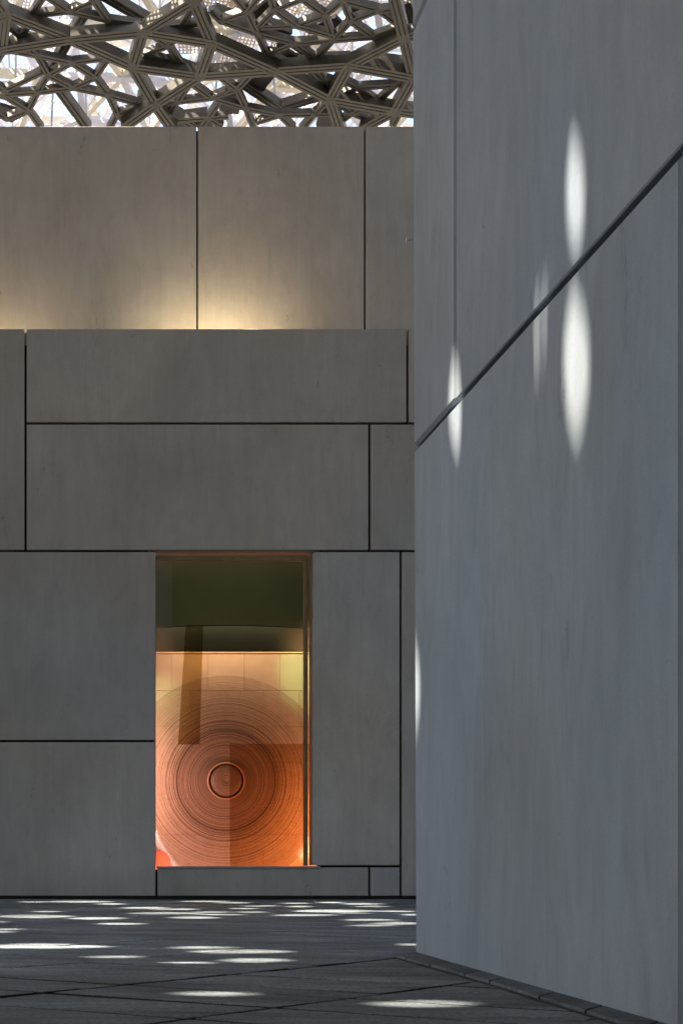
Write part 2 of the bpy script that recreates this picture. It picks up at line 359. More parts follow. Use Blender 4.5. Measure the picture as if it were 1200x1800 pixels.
a3 = N(nt, 'ShaderNodeMath', operation='MULTIPLY'); L.new(a2.outputs[0], a3.inputs[0]); L.new(st3.outputs[0], a3.inputs[1])
a4 = N(nt, 'ShaderNodeMath', operation='MULTIPLY_ADD'); L.new(dens.outputs[0], a4.inputs[0]); a4.inputs[1].default_value = 0.72; L.new(a3.outputs[0], a4.inputs[2])
a4.use_clamp = True
L.new(mixc(nt, st.outputs[0], (0.19, 0.125, 0.095), (0.04, 0.026, 0.02)), b.inputs['Base Color']); b.inputs['Roughness'].default_value = 0.8
L.new(a4.outputs[0], b.inputs['Alpha'])
def disc(r0, r1, dep, segs, mat, name, parent, prof=None):
    """flat or dished annulus facing -Y, with thickness."""
    bm = bmesh.new(); prof = prof or [(r0, 0.0), (r1, 0.0), (r1, dep)]
    rows = []
    for (r, y) in prof:
        rows.append([bm.verts.new((r*math.cos(2*math.pi*k/segs), y, r*math.sin(2*math.pi*k/segs))) for k in range(segs)])
    for a_, b_ in zip(rows, rows[1:]):
        for k in range(segs): bm.faces.new((a_[k], a_[(k+1) % segs], b_[(k+1) % segs], b_[k]))
    bmesh.ops.remove_doubles(bm, verts=bm.verts[:], dist=1e-5)
    me = mesh_of(bm); me.polygons.foreach_set('use_smooth', [True]*len(me.polygons))
    return link(name, me, mat, parent)
disc(34*S_, 185*S_, 0.0, 160, rm, 'ring_field', ring, [(33*S_, 0.0), (185*S_, 0.0)])
brown = plain('umber_rim', (0.05, 0.03, 0.02), 0.7)
disc(0, 0, 0, 120, brown, 'ring_line', ring, [(86.4*S_, 0.0), (86.6*S_, -0.03), (88*S_, -0.03), (88.2*S_, 0.0)])
bm_, nt, b = newmat('bowl_rings'); L = nt.links
tc = nt.nodes.new('ShaderNodeTexCoord'); sep = nt.nodes.new('ShaderNodeSeparateXYZ'); L.new(tc.outputs['Object'], sep.inputs[0])
cmb = nt.nodes.new('ShaderNodeCombineXYZ'); L.new(sep.outputs[0], cmb.inputs[0]); L.new(sep.outputs[2], cmb.inputs[1])
ln = nt.nodes.new('ShaderNodeVectorMath'); ln.operation = 'LENGTH'; L.new(cmb.outputs[0], ln.inputs[0])
n1 = N(nt, 'ShaderNodeTexNoise', noise_dimensions='1D', Scale=40.0, Detail=3.0, Roughness=0.7); L.new(ln.outputs['Value'], n1.inputs['W'])
c = mixc(nt, ramp(nt, n1.outputs[0], [(0.42, 0.0), (0.58, 1.0)]).outputs[0], (0.04, 0.025, 0.02), (0.15, 0.09, 0.065))
L.new(c, b.inputs['Base Color']); b.inputs['Roughness'].default_value = 0.6
r0 = 32*S_
prof = [(0.004, -0.12), (r0*0.1, -0.15), (r0*0.35, -0.16), (r0*0.6, -0.15), (r0*0.8, -0.11), (r0*0.92, -0.04), (r0, 0.04), (r0*1.02, 0.08)]
boss = disc(0, 0, 0, 96, bm_, 'boss', ring, prof)
disc(0, 0, 0, 96, plain('lit_rim', (0.30, 0.19, 0.13), 0.5, 0.2), 'boss_rim', ring, [(r0*0.95, -0.02), (r0*0.97, -0.13), (r0*1.02, -0.13), (r0*1.04, 0.0)])  # paler ring added to imitate the lit edge of the boss

# tinted sheets added in the room to imitate reflections in the glass
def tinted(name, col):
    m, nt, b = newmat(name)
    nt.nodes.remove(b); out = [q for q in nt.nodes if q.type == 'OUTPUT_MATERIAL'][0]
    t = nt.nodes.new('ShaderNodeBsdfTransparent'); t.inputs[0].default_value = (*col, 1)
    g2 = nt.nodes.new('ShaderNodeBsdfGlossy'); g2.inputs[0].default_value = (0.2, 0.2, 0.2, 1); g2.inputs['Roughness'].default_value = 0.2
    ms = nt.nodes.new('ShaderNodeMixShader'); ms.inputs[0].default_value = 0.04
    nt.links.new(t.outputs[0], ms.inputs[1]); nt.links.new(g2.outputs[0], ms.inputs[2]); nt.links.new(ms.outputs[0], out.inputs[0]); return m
SY = RY-1.2
am = tinted('amber_reflection', (0.86, 0.73, 0.58)); cm_ = tinted('brown_reflection', (0.76, 0.68, 0.50))
bm = box_bm(wx(404, SY), x1r-0.02, SY, SY+0.02, zR0+0.01, wz(1308, SY)); tag(link('wall_reflection', mesh_of(bm), am), 'low amber tinted sheet imitating a shaded wall reflected over the right half of the rings', 'reflected_wall')
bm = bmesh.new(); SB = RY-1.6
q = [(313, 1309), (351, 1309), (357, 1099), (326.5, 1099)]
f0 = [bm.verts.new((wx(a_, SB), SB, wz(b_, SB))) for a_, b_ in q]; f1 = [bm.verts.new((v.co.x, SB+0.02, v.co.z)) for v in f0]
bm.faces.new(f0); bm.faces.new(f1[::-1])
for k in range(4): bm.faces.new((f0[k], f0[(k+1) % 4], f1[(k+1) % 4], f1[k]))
tag(link('column_reflection', mesh_of(bm), cm_), 'tall narrow translucent brown sheet imitating a column reflected left of the window centre', 'reflected_column')
bm = bmesh.new(); SB2 = SB+0.25
f0 = [bm.verts.new((wx(a_, SB2), SB2, wz(b_, SB2))) for a_, b_ in [(312, 1309), (320.5, 1309), (328, 1150), (321, 1150)]]; f1 = [bm.verts.new((v.co.x, SB2+0.02, v.co.z)) for v in f0]
# pale curled sheet and orange mound imitating reflected light, bottom left corner
def swept(pts, dep, name, mat, Y, label, cat):
    bm = bmesh.new(); a_ = [bm.verts.new((wx(p, Y), Y, wz(q, Y))) for p, q in pts]; c_ = [bm.verts.new((v.co.x, Y+dep, v.co.z)) for v in a_]
    bm.faces.new(a_); bm.faces.new(c_[::-1])
    for k in range(len(pts)): bm.faces.new((a_[k], a_[(k+1) % len(pts)], c_[(k+1) % len(pts)], c_[k]))
    bmesh.ops.bevel(bm, geom=bm.edges[:], offset=0.02, segments=2, affect='EDGES')
    return tag(link(name, mesh_of(bm), mat), label, cat)
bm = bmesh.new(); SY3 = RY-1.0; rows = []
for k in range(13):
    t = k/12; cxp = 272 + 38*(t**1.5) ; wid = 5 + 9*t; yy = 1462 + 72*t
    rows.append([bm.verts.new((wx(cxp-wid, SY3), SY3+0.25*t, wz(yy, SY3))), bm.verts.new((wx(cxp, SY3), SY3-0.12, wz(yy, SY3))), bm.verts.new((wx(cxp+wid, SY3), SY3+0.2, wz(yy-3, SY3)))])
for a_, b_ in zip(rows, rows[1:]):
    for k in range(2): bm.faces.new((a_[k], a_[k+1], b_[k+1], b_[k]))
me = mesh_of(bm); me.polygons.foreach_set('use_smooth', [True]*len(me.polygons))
shm = tinted('lilac_reflection', (0.7, 0.7, 0.7))
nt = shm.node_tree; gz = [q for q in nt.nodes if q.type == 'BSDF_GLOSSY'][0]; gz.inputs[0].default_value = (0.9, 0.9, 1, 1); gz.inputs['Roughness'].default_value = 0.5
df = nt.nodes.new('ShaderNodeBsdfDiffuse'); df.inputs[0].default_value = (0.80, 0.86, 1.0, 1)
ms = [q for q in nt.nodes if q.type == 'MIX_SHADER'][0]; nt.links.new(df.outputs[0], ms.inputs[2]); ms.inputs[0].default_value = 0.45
sh = tag(link('pale_reflection', me, shm), 'pale lilac curl imitating light reflected in the lower left corner of the window', 'reflected_curl')
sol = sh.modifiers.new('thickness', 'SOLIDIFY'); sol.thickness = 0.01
mound = swept([(262, 1540), (262, 1497), (282, 1495), (292, 1499), (299, 1508), (302, 1540)], 0.5, 'reflection_mound', plain('coral_reflection', (0.62, 0.20, 0.10), 0.9), RY-1.7, 'small coral mound imitating reflected light low in the left corner of the window', 'reflected_mound')

def area(name, loc, size, size_y, energy, col, target):
    l = bpy.data.lights.new(name, 'AREA'); l.shape = 'RECTANGLE'; l.size = size; l.size_y = size_y; l.energy = energy; l.color = col
    o = bpy.data.objects.new(name, l); COL.objects.link(o); o.location = loc
    o.rotation_euler = (Vector(target)-Vector(loc)).to_track_quat('-Z', 'Z').to_euler(); return o
zc = wz(1373, RY); xc = wx(400, RY)
RL = 1.0
area('left_wall_lamp', (x0r+0.15, RY-1.3, zc+0.6), 0.3, 3.6, 75*RL, (1.0, 0.46, 0.33), (xc-2.2, RY, zc+0.5))
area('right_wall_lamp', (x1r-0.15, RY-1.5, zc-0.4), 0.3, 4.0, 125*RL, (1.0, 0.49, 0.27), (xc+2.0, RY, zc-0.2))
area('floor_wash_lamp', (xc, RY-2.6, zR0+0.25), 4.0, 0.3, 34*RL, (1.0, 0.38, 0.30), (xc, RY, zc-0.6))
area('top_wash_lamp', (xc+0.4, RY-0.6, topc+0.7), 4.2, 0.2, 9*RL, (1.0, 0.62, 0.30), (xc+0.4, RY, topc-1.0)).data.spread = R(110)
area('rear_fill', (xc, RY+1.4, topc+1.1), 3.5, 0.1, 0.9*RL, (1.0, 0.95, 0.65), (xc, RY+1.5, topc)).data.spread = R(150)  # added fill, brightens the band of rear wall
area('upper_fill', (xc, RY-2.2, zR1-0.1), 3.0, 1.0, 11*RL, (0.85, 1.0, 0.62), (xc, RY+0.6, zR0))  # added fill without a known source, evens out the dark upper region
def spot(name, loc, target, energy, col, deg, blend=1.0, r=0.05):
    l = bpy.data.lights.new(name, 'SPOT'); l.energy = energy; l.color = col; l.spot_size = R(deg); l.spot_blend = blend; l.shadow_soft_size = r
    o = bpy.data.objects.new(name, l); COL.objects.link(o); o.location = loc; o.rotation_euler = (Vector(target)-Vector(loc)).to_track_quat('-Z', 'Y').to_euler(); return o
spot('iridescence_spot', (wx(480, RY-4), RY-4, zR1-0.2), (wx(525, RY), RY, wz(1188, RY)), 420*RL, (0.35, 1.0, 0.30), 13)  # added spots imitating iridescent green patches on the glass
spot('iridescence_spot', (wx(330, RY-4), RY-4, zR1-0.2), (wx(282, RY), RY, wz(1270, RY)), 420*RL, (0.5, 1.0, 0.30), 15)
spot('corner_spot', (x1r-0.6, RY+0.4, topc+0.2), (x1r-0.3, RY+1.6, topc+0.4), 22*RL, (1.0, 0.55, 0.28), 120)
spot('corner_spot', (x0r+0.9, RY+0.4, topc+0.1), (x0r+0.6, RY+1.6, topc+0.2), 8*RL, (1.0, 0.45, 0.28), 120)

# ------------------------------------------------------------------ roof terrace and upper wall
UY = D+1.9
deckz = wz(576)-0.07
deck = box('roof_deck', -14, 16, D+T+0.01, UY-0.01, deckz-0.3, deckz, M['deck']); tag(deck, 'narrow sandy roof deck between the lower and the upper wall', None, None, 'structure')
box('fill', -11, 12, D+T+0.035, D+T+0.5, wz(576)-0.215, wz(576)-0.09, M['gap'], back)
upper = tag(empty('upper_wall', (0, UY, deckz)), 'set-back upper concrete wall with a warm glow along its foot', 'wall')
for r in [(-700, 220, -260, 600), (-260, 220, 346.5, 600), (346.5, 220, 641, 600), (641, 220, 1100, 600)]:
    panel(*r, upper, M['upper'], UY, T, 0.012, 0.022)
box('core', -12, 15, UY+T+0.03, UY+T+0.6, deckz-2.2, wz(224, UY), M['gap'], upper)

ll = bpy.data.lights.new('ledge_glow_fill', 'AREA'); ll.shape = 'RECTANGLE'; ll.size = 1.6; ll.size_y = 0.15; ll.energy = 9; ll.color = (1.0, 0.76, 0.42)  # unseen area light without a fitting, added to strengthen the upper wall glow
lo_ = bpy.data.objects.new('ledge_glow_fill', ll); COL.objects.link(lo_); lo_.location = (wx(372, UY), UY-0.95, deckz+0.05)
lo_.rotation_euler = Vector((0, 0.45, 1)).to_track_quat('-Z', 'Y').to_euler()

# ------------------------------------------------------------------ right wall
WX = 4.075
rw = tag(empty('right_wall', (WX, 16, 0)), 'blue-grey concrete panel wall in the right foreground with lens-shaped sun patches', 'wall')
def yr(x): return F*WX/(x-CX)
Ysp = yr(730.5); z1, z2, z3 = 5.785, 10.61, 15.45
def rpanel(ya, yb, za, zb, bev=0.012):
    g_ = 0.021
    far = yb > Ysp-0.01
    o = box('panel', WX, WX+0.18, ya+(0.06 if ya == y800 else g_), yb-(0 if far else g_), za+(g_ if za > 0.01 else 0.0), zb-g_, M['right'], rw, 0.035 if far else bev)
    if far:
        for v in o.data.vertices:
            if v.co.y > 0: v.co.y += 0.020*(za+zb)/2*0 + 0.018*((za+zb)/2+v.co.z)
    return o
y800, y1197 = yr(801), yr(1196.3)
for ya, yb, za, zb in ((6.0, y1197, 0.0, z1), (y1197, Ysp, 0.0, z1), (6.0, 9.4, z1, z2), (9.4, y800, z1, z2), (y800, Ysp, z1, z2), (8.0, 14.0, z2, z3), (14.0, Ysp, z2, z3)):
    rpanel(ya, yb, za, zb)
box('core', WX+0.30, WX+6, 6.05, Ysp-0.12, 0.0, z3-0.1, M['gap'], rw)
# small bright bolt on the far edge
bo = empty('wall_bolt', (WX+0.02, Ysp+0.22, 1.2+(1494-409)*Ysp/F)); tag(bo, 'tiny metal bolt sticking out of the far edge of the right wall', 'bolt')
for nm, r_, l0, l1 in (('shaft', 0.012, -0.06, 0.02), ('head', 0.028, -0.085, -0.06)):
    bm = bmesh.new(); bmesh.ops.create_cone(bm, cap_ends=True, segments=10, radius1=r_, radius2=r_, depth=l1-l0, matrix=Matrix.Translation(((l0+l1)/2, 0, 0)) @ Matrix.Rotation(R(90), 4, 'Y'))
    link(nm, mesh_of(bm), M['whitesteel'], bo)
# kerb of dark stones along the wall foot
kerb = tag(empty('kerb', (WX, 16, 0)), 'low kerb of dark stones along the foot of the right wall', 'kerb')
ys = [Ysp-0.01, 19.55, 18.45, 17.08, 16.16, 14.53, 13.29, 12.05, 10.8, 9.5, 8.2, 6.9]
def kx(y): return 3.74 + 0.085*min(1, max(0, (19.4-y)/3.0))
for a_, b_ in zip(ys, ys[1:]):
    bm = bmesh.new(); h = 0.038; e = 0.028
    far_in = a_ > Ysp
    ka, kb = a_-0.40, b_-0.40
    base = [(WX-0.002, a_-e), (kx(ka), ka-e), (kx(kb), kb+e), (WX-0.002, b_+e)]
    lo = [bm.verts.new((p-WX, q-16, 0.012)) for p, q in base]; hi = [bm.verts.new((p-WX, q-16, h)) for p, q in base]
    n = len(base); bm.faces.new(lo); bm.faces.new(hi[::-1])
    for k in range(n): bm.faces.new((lo[k], lo[(k+1) % n], hi[(k+1) % n], hi[k]))
    bmesh.ops.bevel(bm, geom=[ed for ed in bm.edges if all(v.co.z > 0.03 for v in ed.verts)], offset=0.006, segments=1, affect='EDGES')
    link('kerb_stone', mesh_of(bm), M['kerb'], kerb)
bm = bmesh.new()
poly = [(kx(19.4)-0.02, 19.70), (kx(19.4)-0.025, 19.62), (kx(16)-0.022, 16.3), (kx(7)-0.022, 6.9), (WX-0.01, 6.9), (WX-0.01, 19.9)]
lo = [bm.verts.new((p-WX, q-16, 0.002)) for p, q in poly]; hi = [bm.verts.new((p-WX, q-16, 0.011)) for p, q in poly]
bm.faces.new(lo); bm.faces.new(hi[::-1])
for k in range(len(poly)): bm.faces.new((lo[k], lo[(k+1) % len(poly)], hi[(k+1) % len(poly)], hi[k]))
link('kerb_bed', mesh_of(bm), M['gap'], kerb)

# ------------------------------------------------------------------ unseen block added behind the camera to shade the back wall foot
gb_ = tag(empty('shading_block', (-6, -14, 0)), 'unseen concrete block added behind the camera to shade the foot of the back wall', 'light_blocker')
for k in range(9):
    for (za, zb) in ((0.06, 4.6), (4.6, 9.5), (9.5, 14.0)):
        box('panel', -30+k*5+0.03, -25+k*5-0.03, -14.2, -14.0, za+0.03, zb-0.03, M['wall'], gb_, 0.012)
box('core', -29.9, 14.9, -24, -14.23, 0, 13.9, M['gap'], gb_)

# ------------------------------------------------------------------ dome
def dz(x, y, off=0.0): return 36.0 + off - (x*x + (y-5)**2)/300.0
def on_dome(px, py, off=0.0):                    # where the sight line through a photo point meets the dome surface
    d = Vector(((px-CX)/F, 1.0, (CY-py)/F)); o = Vector((0, 0, HC)); t = 20.0
    for _ in range(60):
        p = o + d*t; t += (dz(p.x, p.y, off)-p.z)/(0.42+0.35)*0.8
    return o + d*t
def dnorm(p): return Vector((2*p.x/300, 2*(p.y-5)/300, 1)).normalized()
dome = tag(empty('dome_roof', (0, 57, 26)), 'vast lattice dome of interlocking bronze and white metal stars over the court', 'dome')
def profile(w, h, grooves, name, mat):
    """unit-length beam along +Y; +Z up, the visible face is the bottom with recessed grooves."""
    pts = [(-w/2, h), (-w/2, 0.0)]
    for gx in grooves:
        gw = 0.018; gd = 0.05
        pts += [(gx-gw, 0.0), (gx-gw*0.8, gd), (gx+gw*0.8, gd), (gx+gw, 0.0)]
    pts += [(w/2, 0.0), (w/2, h)]
    bm = bmesh.new(); a_ = [bm.verts.new((x, 0, z)) for x, z in pts]; b_ = [bm.verts.new((x, 1, z)) for x, z in pts]
    n = len(pts)
    for k in range(n): bm.faces.new((a_[k], a_[(k+1) % n], b_[(k+1) % n], b_[k]))
    bm.faces.new(a_[::-1]); bm.faces.new(b_)
    me = mesh_of(bm, name); me.materials.append(mat); return me
PB = profile(0.365, 0.38, (-0.07, 0.07), 'main_beam', M['bronze'])
PM = profile(0.30, 0.34, (-0.07, 0.07), 'wide_beam', M['bronze2'])
PS = profile(0.21, 0.22, (0.0,), 'small_beam', M['bronze2'])
PW = profile(0.22, 0.22, (), 'strut', M['whitesteel']); PC = profile(0.18, 0.34, (), 'cream', M['creamsteel'])
PT = profile(0.07, 0.07, (), 'rod', M['whitesteel']); PD = profile(0.34, 0.5, (-0.06, 0.06), 'dark_beam', M['darkplate'])
def beam(me, name, a_, b_, ext=0.0, jit=0.012, roll=0.0, parent=dome):
    d = b_-a_; L_ = d.length; d.normalize()
    n = dnorm((a_+b_)/2); xax = d.cross(n).normalized(); zax = xax.cross(d).normalized()
    rot = Matrix((xax, d, zax)).transposed().to_4x4() @ Matrix.Rotation(roll, 4, 'Y')
    st = a_ - d*ext + zax*random.uniform(-jit, jit)
    o = link(name, me, None, parent)
    o.matrix_local = Matrix.Translation(st - parent.location) @ rot @ Matrix.Diagonal((1, L_+2*ext, 1, 1)); return o
def hub(p, r, name, mat, mes={}):
    k = (round(r, 3), mat.name)
    if k not in mes:
        bm = bmesh.new(); bmesh.ops.create_cone(bm, cap_ends=True, segments=9, radius1=r, radius2=r, depth=0.2, matrix=Matrix.Translation((0, 0, 0.10)))
        me = mesh_of(bm, name); me.materials.append(mat); mes[k] = me
    o = link(name, mes[k], None, dome); q = dnorm(p).to_track_quat('Z', 'Y'); o.matrix_local = Matrix.Translation(p-dome.location) @ q.to_matrix().to_4x4() @ Matrix.Rotation(random.random(), 4, 'Z'); return o

MV = dict(A=(10,27),B=(3,89),C=(122,70),D=(251,58),E=(233,119),F=(340,3),G=(372,77),H=(351,135),I=(272,186),J=(482,126),K=(613,117),L=(580,177),M=(710,68),N=(727,138),O=(694,197),
          a=(-22,-14),b=(-80,60),c=(-30,140),i1=(222,222),i2=(302,228),f1=(300,-55),f2=(415,-60),m1=(690,-12),l1=(600,238),o1=(640,226),o2=(760,205),m2=(820,40),h2=(296,250),
          p1=(-120,-10),p2=(30,-80),p3=(150,-40),p4=(540,-70),p5=(640,-90),p6=(-90,150))
ME = 'A-a A-B A-C B-C C-D D-E D-F F-G D-G E-H G-H E-I H-I I-i1 I-i2 G-J H-J J-K J-L K-L K-M M-m1 M-N K-N N-O L-O L-l1 O-o1 O-o2 M-m2 N-m2 B-b b-c A-b B-c F-f1 F-f2 a-p1 a-p2 p2-p3 f1-p3 b-p1 m1-p5 m1-p4 p4-f2 p4-p5 p6-b p6-c C-E'.split()
ME.remove('C-E'); ME.append('C-E')
used = set()
P3 = {k: on_dome(*v, 0.0) for k, v in MV.items()}
for e in ME:
    s, t = e.split('-'); beam(PB, 'main_beam', P3[s], P3[t], 0.05); used |= {s, t}
for k in used: hub(P3[k], 0.19, 'beam_joint', M['bronze'])
# second, finer layer of stars just above the first
SVT = """55,28 78,-6|55,28 122,21|122,21 80,-6|122,21 165,2|122,21 190,37|165,2 190,37|165,2 140,-25|190,37 200,62|190,37 252,46|37,65 10,43|37,65 52,44|37,65 8,82|37,65 46,82|65,98 50,85|65,98 85,133|65,98 22,90|65,98 126,111
85,133 126,111|126,111 190,103|126,111 167,137|167,137 128,155|85,133 128,155|167,137 190,105|167,137 190,168|128,155 190,168|128,155 66,163|85,133 66,163|66,163 -5,168|66,163 50,195|50,195 12,172|50,195 12,210|50,195 72,226|12,210 -20,190
12,172 -5,168|73,128 8,160|8,160 -25,140|190,168 206,202|190,168 252,186|206,202 252,187|206,202 192,228|206,202 230,226|296,81 272,66|296,81 254,97|296,81 304,74|296,81 317,113|317,113 255,99|317,113 347,124|317,113 312,126
320,46 336,18|320,46 284,50|320,46 346,42|320,46 317,60|311,180 285,180|311,180 332,150|311,180 294,206|311,180 372,173|372,173 340,150|372,173 398,162|366,208 296,213|366,208 384,182|366,208 352,226|366,208 400,206|366,208 388,222
434,22 405,-12|434,22 388,38|434,22 460,-12|434,22 452,60|388,38 452,60|388,38 372,20|452,60 469,96|452,60 517,77|469,96 517,77|469,96 508,116|469,96 452,108|517,77 554,105|517,77 584,72|554,105 584,72|554,105 512,116|554,105 563,116
482,18 456,45|482,18 474,-12|482,18 530,-1|482,18 522,46|522,46 460,49|522,46 571,28|522,46 584,64|530,-1 571,28|571,28 584,66|571,28 602,2|602,2 616,38|616,38 584,72|602,2 666,19|616,38 666,19|666,19 690,17|666,19 697,42|616,38 655,66|584,72 655,66|655,66 700,50|655,66 676,76|602,2 590,-20
416,158 382,133|416,158 441,132|416,158 378,170|416,158 432,191|432,191 382,176|432,191 491,203|432,191 446,226|491,203 552,202|491,203 452,216|491,203 515,226|552,202 578,178|552,202 530,228|552,202 590,202
628,155 610,146|628,155 600,168|628,155 694,151|628,155 663,181|694,151 663,181|694,151 718,142|618,200 596,184|618,200 640,190|618,200 655,214|618,200 600,214|570,140 564,126|570,140 578,168|570,140 590,146|700,205 690,222""".replace('\n', '|').split('|')
nodes2 = {}
for s in SVT:
    a_, b_ = [tuple(float(q) for q in t.split(',')) for t in s.split()]
    pa, pb = on_dome(*a_, 0.30), on_dome(*b_, 0.30)
    beam(PS, 'small_beam', pa, pb, 0.03)
    for t, p in ((a_, pa), (b_, pb)): nodes2.setdefault(t, [p, 0])[1] += 1
for t, (p, n_) in nodes2.items():
    if n_ > 1: hub(p, 0.11, 'small_joint', M['bronze2'])
# third layer: broad beams seen behind
for s in "165,-15 262,42|122,70 152,22|118,78 88,130|105,162 152,226|262,50 348,68|428,150 492,193|492,193 568,170|25,80 118,62|455,42 505,62|640,108 725,118|300,214 360,206|500,112 610,108|545,125 570,150|700,50 680,78|380,25 430,45|250,170 340,222|715,10 745,110".split('|'):
    a_, b_ = [tuple(float(q) for q in t.split(',')) for t in s.split()]
    if a_ == b_: continue
    beam(PM, 'wide_beam', on_dome(*a_, 0.85), on_dome(*b_, 0.85), 0.1)
# dark facing plates closing some of the star cells
plates = ["450,108 490,80 540,110 500,118", "512,84 545,84 530,96", "432,140 485,132 460,163", "550,45 590,30 612,50 590,72", "610,12 650,22 616,34", "520,45 565,42 580,62 545,60", "440,25 470,0 478,30 456,48",
          "575,140 612,150 590,170", "300,208 372,200 380,222 300,224", "640,200 690,205 660,215", "388,170 425,168 420,200 385,200", "0,185 50,200 20,215 -10,205", "560,205 600,206 600,222 555,222", "676,60 700,52 690,72"]
for i, s in enumerate(plates):
    off = 1.0; pts = [on_dome(*[float(q) for q in t.split(',')], off) for t in s.split()]
    bm = bmesh.new(); lo = [bm.verts.new(p-dome.location) for p in pts]; hi = [bm.verts.new(p-dome.location+Vector((0, 0, 0.12))) for p in pts]
    bm.faces.new(lo); bm.faces.new(hi[::-1]); n = len(pts)
    for k in range(n): bm.faces.new((lo[k], lo[(k+1) % n], hi[(k+1) % n], hi[k]))
    link('cell_plate', mesh_of(bm), M['darkplate'], dome)
# white space frame between the lower and upper shells
rs = random.Random(21)
gridn = {}
for i in range(-4, 10):
    for j in range(0, 7):
        X = -3 + i*2.6 + (j % 2)*1.3 + rs.uniform(-.4, .4); Y = 53.5 + j*2.2 + rs.uniform(-.4, .4)
        gridn[i, j] = (Vector((X, Y, dz(X, Y, 3.0+rs.uniform(-.3, .3)))), Vector((X+1.2, Y+1.0, dz(X+1.2, Y+1.0, 6.2+rs.uniform(-.3, .3)))))
ns = 0
for (i, j), (p, q) in gridn.items():
    for di, dj in ((1, 0), (0, 1), (-1, 1) if j % 2 == 0 else (1, 1)):
        r = gridn.get((i+di, j+dj))
        if r:
            if rs.random() < 0.8: beam(PW if rs.random() < .6 else PC, 'strut', p, r[0], 0, 0.03); ns += 1
    if rs.random() < 0.9: beam(PW if rs.random() < .7 else PT, 'diagonal_strut', p, q, 0, 0); ns += 1
    for di, dj in ((-1, 0), (0, -1)):
        r = gridn.get((i+di, j+dj))
        if r and rs.random() < 0.6: beam(PW if rs.random() < .3 else PT, 'diagonal_strut', p, r[1], 0, 0); ns += 1
    for _ in range(1):
        if rs.random() < .45:
            a_ = p + Vector((rs.uniform(-1.5, 1.5), rs.uniform(-1.5, 1.5), -1.9)); beam(PT, 'hanger_rod', a_, a_+Vector((rs.uniform(-.2, .2), 0, 2.6)), 0, 0)
print('struts', ns)
# upper shell: white outer star lattice (countless small members) and perforated trays
bm = bmesh.new(); bmc = bmesh.new()
def raw_bar(bm, a_, b_, w, h):
    d = (b_-a_); n = dnorm((a_+b_)/2); x = d.cross(n).normalized()*w/2; z = n*h
    v = [bm.verts.new(p) for p in (a_-x, a_+x, a_+x+z, a_-x+z, b_-x, b_+x, b_+x+z, b_-x+z)]
    for f in ((0,1,2,3),(7,6,5,4),(0,4,5,1),(1,5,6,2),(2,6,7,3),(3,7,4,0)): bm.faces.new([v[k] for k in f])
for lay, (off, st, w) in enumerate(((4.3, 2.3, 0.10), (6.8, 3.2, 0.22), (7.6, 1.5, 0.09), (5.5, 1.8, 0.07))):
    pts = {}
    nx, ny = int(46/st), int(24/st)
    for i in range(nx):
        for j in range(ny):
            X = -22 + i*st + (j % 2)*st/2 + rs.uniform(-.28, .28)*st; Y = 52.5 + j*st + rs.uniform(-.28, .28)*st
            pts[i, j] = Vector((X, Y, dz(X, Y, off)))-dome.location
    for (i, j), p in pts.items():
        for di, dj in ((1, 0), (0, 1), (1, 1) if j % 2 else (-1, 1)):
            q = pts.get((i+di, j+dj))
            if q and rs.random() < 0.85: raw_bar(bm if rs.random() < 0.7 else bmc, p, q, w*rs.uniform(.7, 1.3), w*0.9)
tag(link('outer_lattice', mesh_of(bm), M['whitesteel'], dome), None, None, None, 'stuff')
tag(link('inner_ribs', mesh_of(bmc), M['creamsteel'], dome), None, None, None, 'stuff')
# perforated trays: real slats crossing with gaps
bm = bmesh.new()
for k in range(26):
    X = rs.uniform(-6, 15); Y = rs.uniform(53.5, 63); off = rs.uniform(3.6, 5.5); a0 = rs.uniform(0, math.pi); w_, l_ = rs.uniform(.9, 1.6), rs.uniform(1.6, 3.0)
    ca, sa = math.cos(a0), math.sin(a0)
    def W(u, v): 
        x, y = X+ca*u-sa*v, Y+sa*u+ca*v; return Vector((x, y, dz(x, y, off)))-dome.location
    u = -l_/2
    while u < l_/2: raw_bar(bm, W(u, -w_/2), W(u, w_/2), 0.05, 0.02); u += 0.13
    v_ = -w_/2
    while v_ < w_/2: raw_bar(bm, W(-l_/2, v_)+Vector((0, 0, .03)), W(l_/2, v_)+Vector((0, 0, .03)), 0.05, 0.02); v_ += 0.13
tag(link('perforated_tray', mesh_of(bm), plain('tray_beige', (0.5, 0.42, 0.33), 0.6), dome), None, None, None, 'stuff')

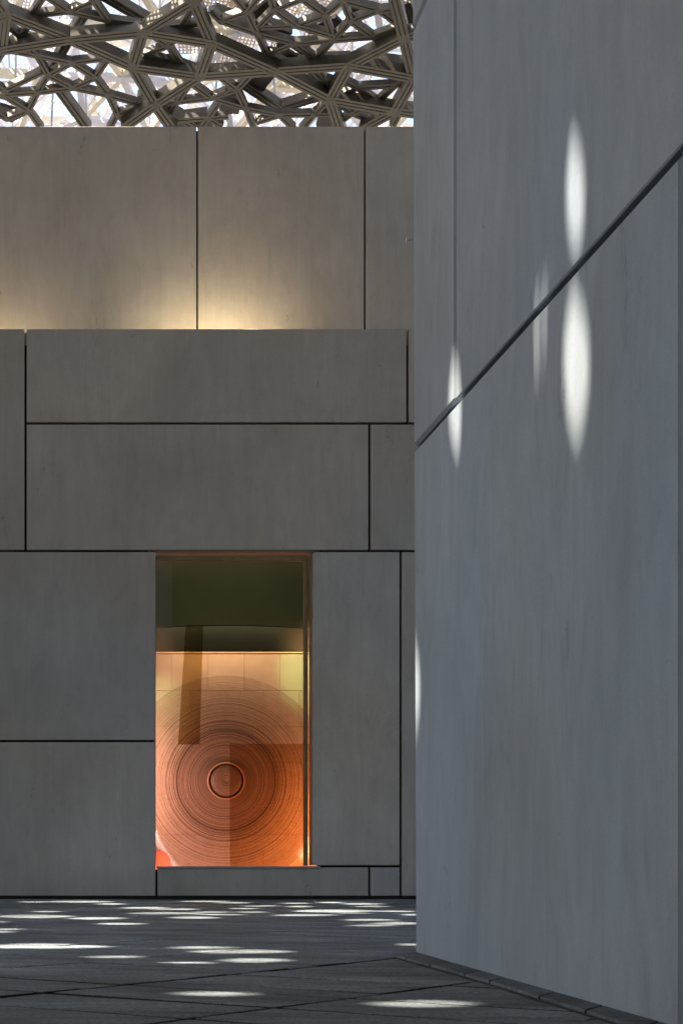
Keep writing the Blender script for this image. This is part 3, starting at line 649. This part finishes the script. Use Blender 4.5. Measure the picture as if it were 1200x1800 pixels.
# unseen sheet added overhead to block the sun, holes shaped to the light spots
spots = []                                      # outlines on the surfaces they light
def lens(cx, cy, w, h, skew=0.0, n=14):
    out = []
    for k in range(n):
        a_ = 2*math.pi*k/n; c, s = math.cos(a_), math.sin(a_)
        out.append((cx + w/2*c, cy + h/2*s*abs(s)**0.35 + skew*c))
    return out
FS = [(58,1586,50,2),(140,1585.5,125,3),(195,1589.5,50,2),(82,1603,52,2),(60,1611.5,140,6),(170,1615,105,4),(213,1624.5,85,3),(0,1621,20,2),(10,1634,55,1.6),(0,1638.5,50,3.5),
 (70,1664,240,8.5),(200,1682.5,95,3.4),(254,1596.5,85,3.6),(307,1599,80,2.6),(360,1585,90,2.2),(407,1587.5,65,2.4),(457,1593,65,2),(428,1597.5,55,1.7),(290,1606,135,3.6),(372,1604,65,2.6),(385,1608.3,90,2.4),
 (440,1604,58,2.4),(340,1613.5,88,4.2),(518,1588.5,45,2),(358,1666.3,110,4.6),(424,1673,172,7.2),(525,1594,45,2),(590,1602,150,4.6),(690,1602.5,75,2.6),(620,1606,70,1.9),(538,1609.5,115,3.4),(580,1587,45,2),
 (638,1589.5,75,2.4),(652,1594,65,2),(650,1618,95,3.6),(695,1624,90,4.6),(655,1627.7,85,3.0),(722,1608.5,25,3.5),(722,1661,34,4.3),(450,1688.5,115,7.6),(330,1693,82,3.2),(377,1747,138,7.4),(740,1765,175,10.8)]
for s in FS: spots.append([fl(*p) for p in lens(*s)])
def rwpt(x, y): Y = yr(x); return Vector((WX, Y, HC+(CY-y)*Y/F))
def wlens(top, bot, lx, rx, n=12):
    out = []
    for k in range(n+1):
        t = k/n; x = top[0]+(bot[0]-top[0])*t; bulge = (math.sin(math.pi*t))**0.7
        out.append((x - (x-lx)*bulge if True else 0, top[1]+(bot[1]-top[1])*t))
    for k in range(n-1, 0, -1):
        t = k/n; x = top[0]+(bot[0]-top[0])*t; bulge = (math.sin(math.pi*t))**0.7
        out.append((x + (rx-x)*bulge, top[1]+(bot[1]-top[1])*t))
    return out
for s in [((1006,242),(1012,440),995,1027), ((1008,514),(1012,766),990,1035), ((798,630),(805,792),788,810), ((949,500),(944,670),940.5,944.5), ((960,480),(954,640),954.5,957.5), ((722,1112),(722,1308),708,738)]:
    spots.append([rwpt(*p) for p in wlens(*s)])
# light falling on the hidden roof deck
for (x_, y_, rx_, ry_) in ((wx(376, UY), UY-0.76, 2.1, 0.70), (wx(-5, UY), UY-0.75, 1.6, 0.52), (wx(-110, UY), UY-0.8, 0.8, 0.4), (wx(215, UY), UY-1.1, 0.35, 0.25)):
    spots.append([Vector((x_+rx_*math.cos(2*math.pi*k/14), y_+ry_*math.sin(2*math.pi*k/14), deckz)) for k in range(14)])
spots.append([Vector((wx(442)+0.28*math.cos(2*math.pi*k/10), D+0.07+0.10*math.sin(2*math.pi*k/10), wz(576))) for k in range(10)])
def to_dome(p):
    t = 30.0
    for _ in range(40):
        q = p + sx*t; t += (dz(q.x, q.y)-q.z)*0.9
    return p + sx*t
loops = [[to_dome(p) for p in s] for s in spots]
rr = random.Random(5)                            # more piercings over the part of the court behind the camera
taken = [(sum(p.x for p in l)/len(l), sum(p.y for p in l)/len(l)) for l in loops]
for _ in range(60):
    X, Y = rr.uniform(-50, 35), rr.uniform(-35, 4)
    if any(abs(X-a_) < 2.5 and abs(Y-b_) < 2.5 for a_, b_ in taken): continue
    taken.append((X, Y)); ax, ay = rr.uniform(.3, .7), rr.uniform(.3, .7)
    loops.append([Vector((X+ax*math.cos(2*math.pi*k/12), Y+ay*math.sin(2*math.pi*k/12), 0)) for k in range(12)])
verts, edges, faces_in = [], [], []
for l in loops:
    s = len(verts); verts += [Vector((p.x, p.y)) for p in l]; edges += [(s+k, s+(k+1) % len(l)) for k in range(len(l))]
x0c, x1c, y0c, y1c = -62, 40, -42, 52.3
i = x0c
xs = [x0c+(x1c-x0c)*k/26 for k in range(27)]; yy = [y0c+(y1c-y0c)*k/24 for k in range(25)]
for X in xs:
    for Y in yy: verts.append(Vector((X, Y)))
def inside(pt, l):
    c = False; n = len(l); j = n-1
    for i in range(n):
        if ((l[i].y > pt.y) != (l[j].y > pt.y)) and (pt.x < (l[j].x-l[i].x)*(pt.y-l[i].y)/(l[j].y-l[i].y)+l[i].x): c = not c
        j = i
    return c
vo, eo, fo, *_ = geometry.delaunay_2d_cdt(verts, edges, [], 0, 1e-5)
bbs = [(min(p.x for p in l), max(p.x for p in l), min(p.y for p in l), max(p.y for p in l), l) for l in loops]
keep = []
for f in fo:
    c = sum((vo[k] for k in f), Vector((0, 0)))/len(f)
    if any(b_[0] <= c.x <= b_[1] and b_[2] <= c.y <= b_[3] and inside(c, b_[4]) for b_ in bbs): continue
    keep.append(f)
me = bpy.data.meshes.new('sun_mask'); me.from_pydata([Vector((v.x, v.y, dz(v.x, v.y)))-dome.location for v in vo], [], keep); me.update()
link('sun_mask', me, M['sunmask'], dome)
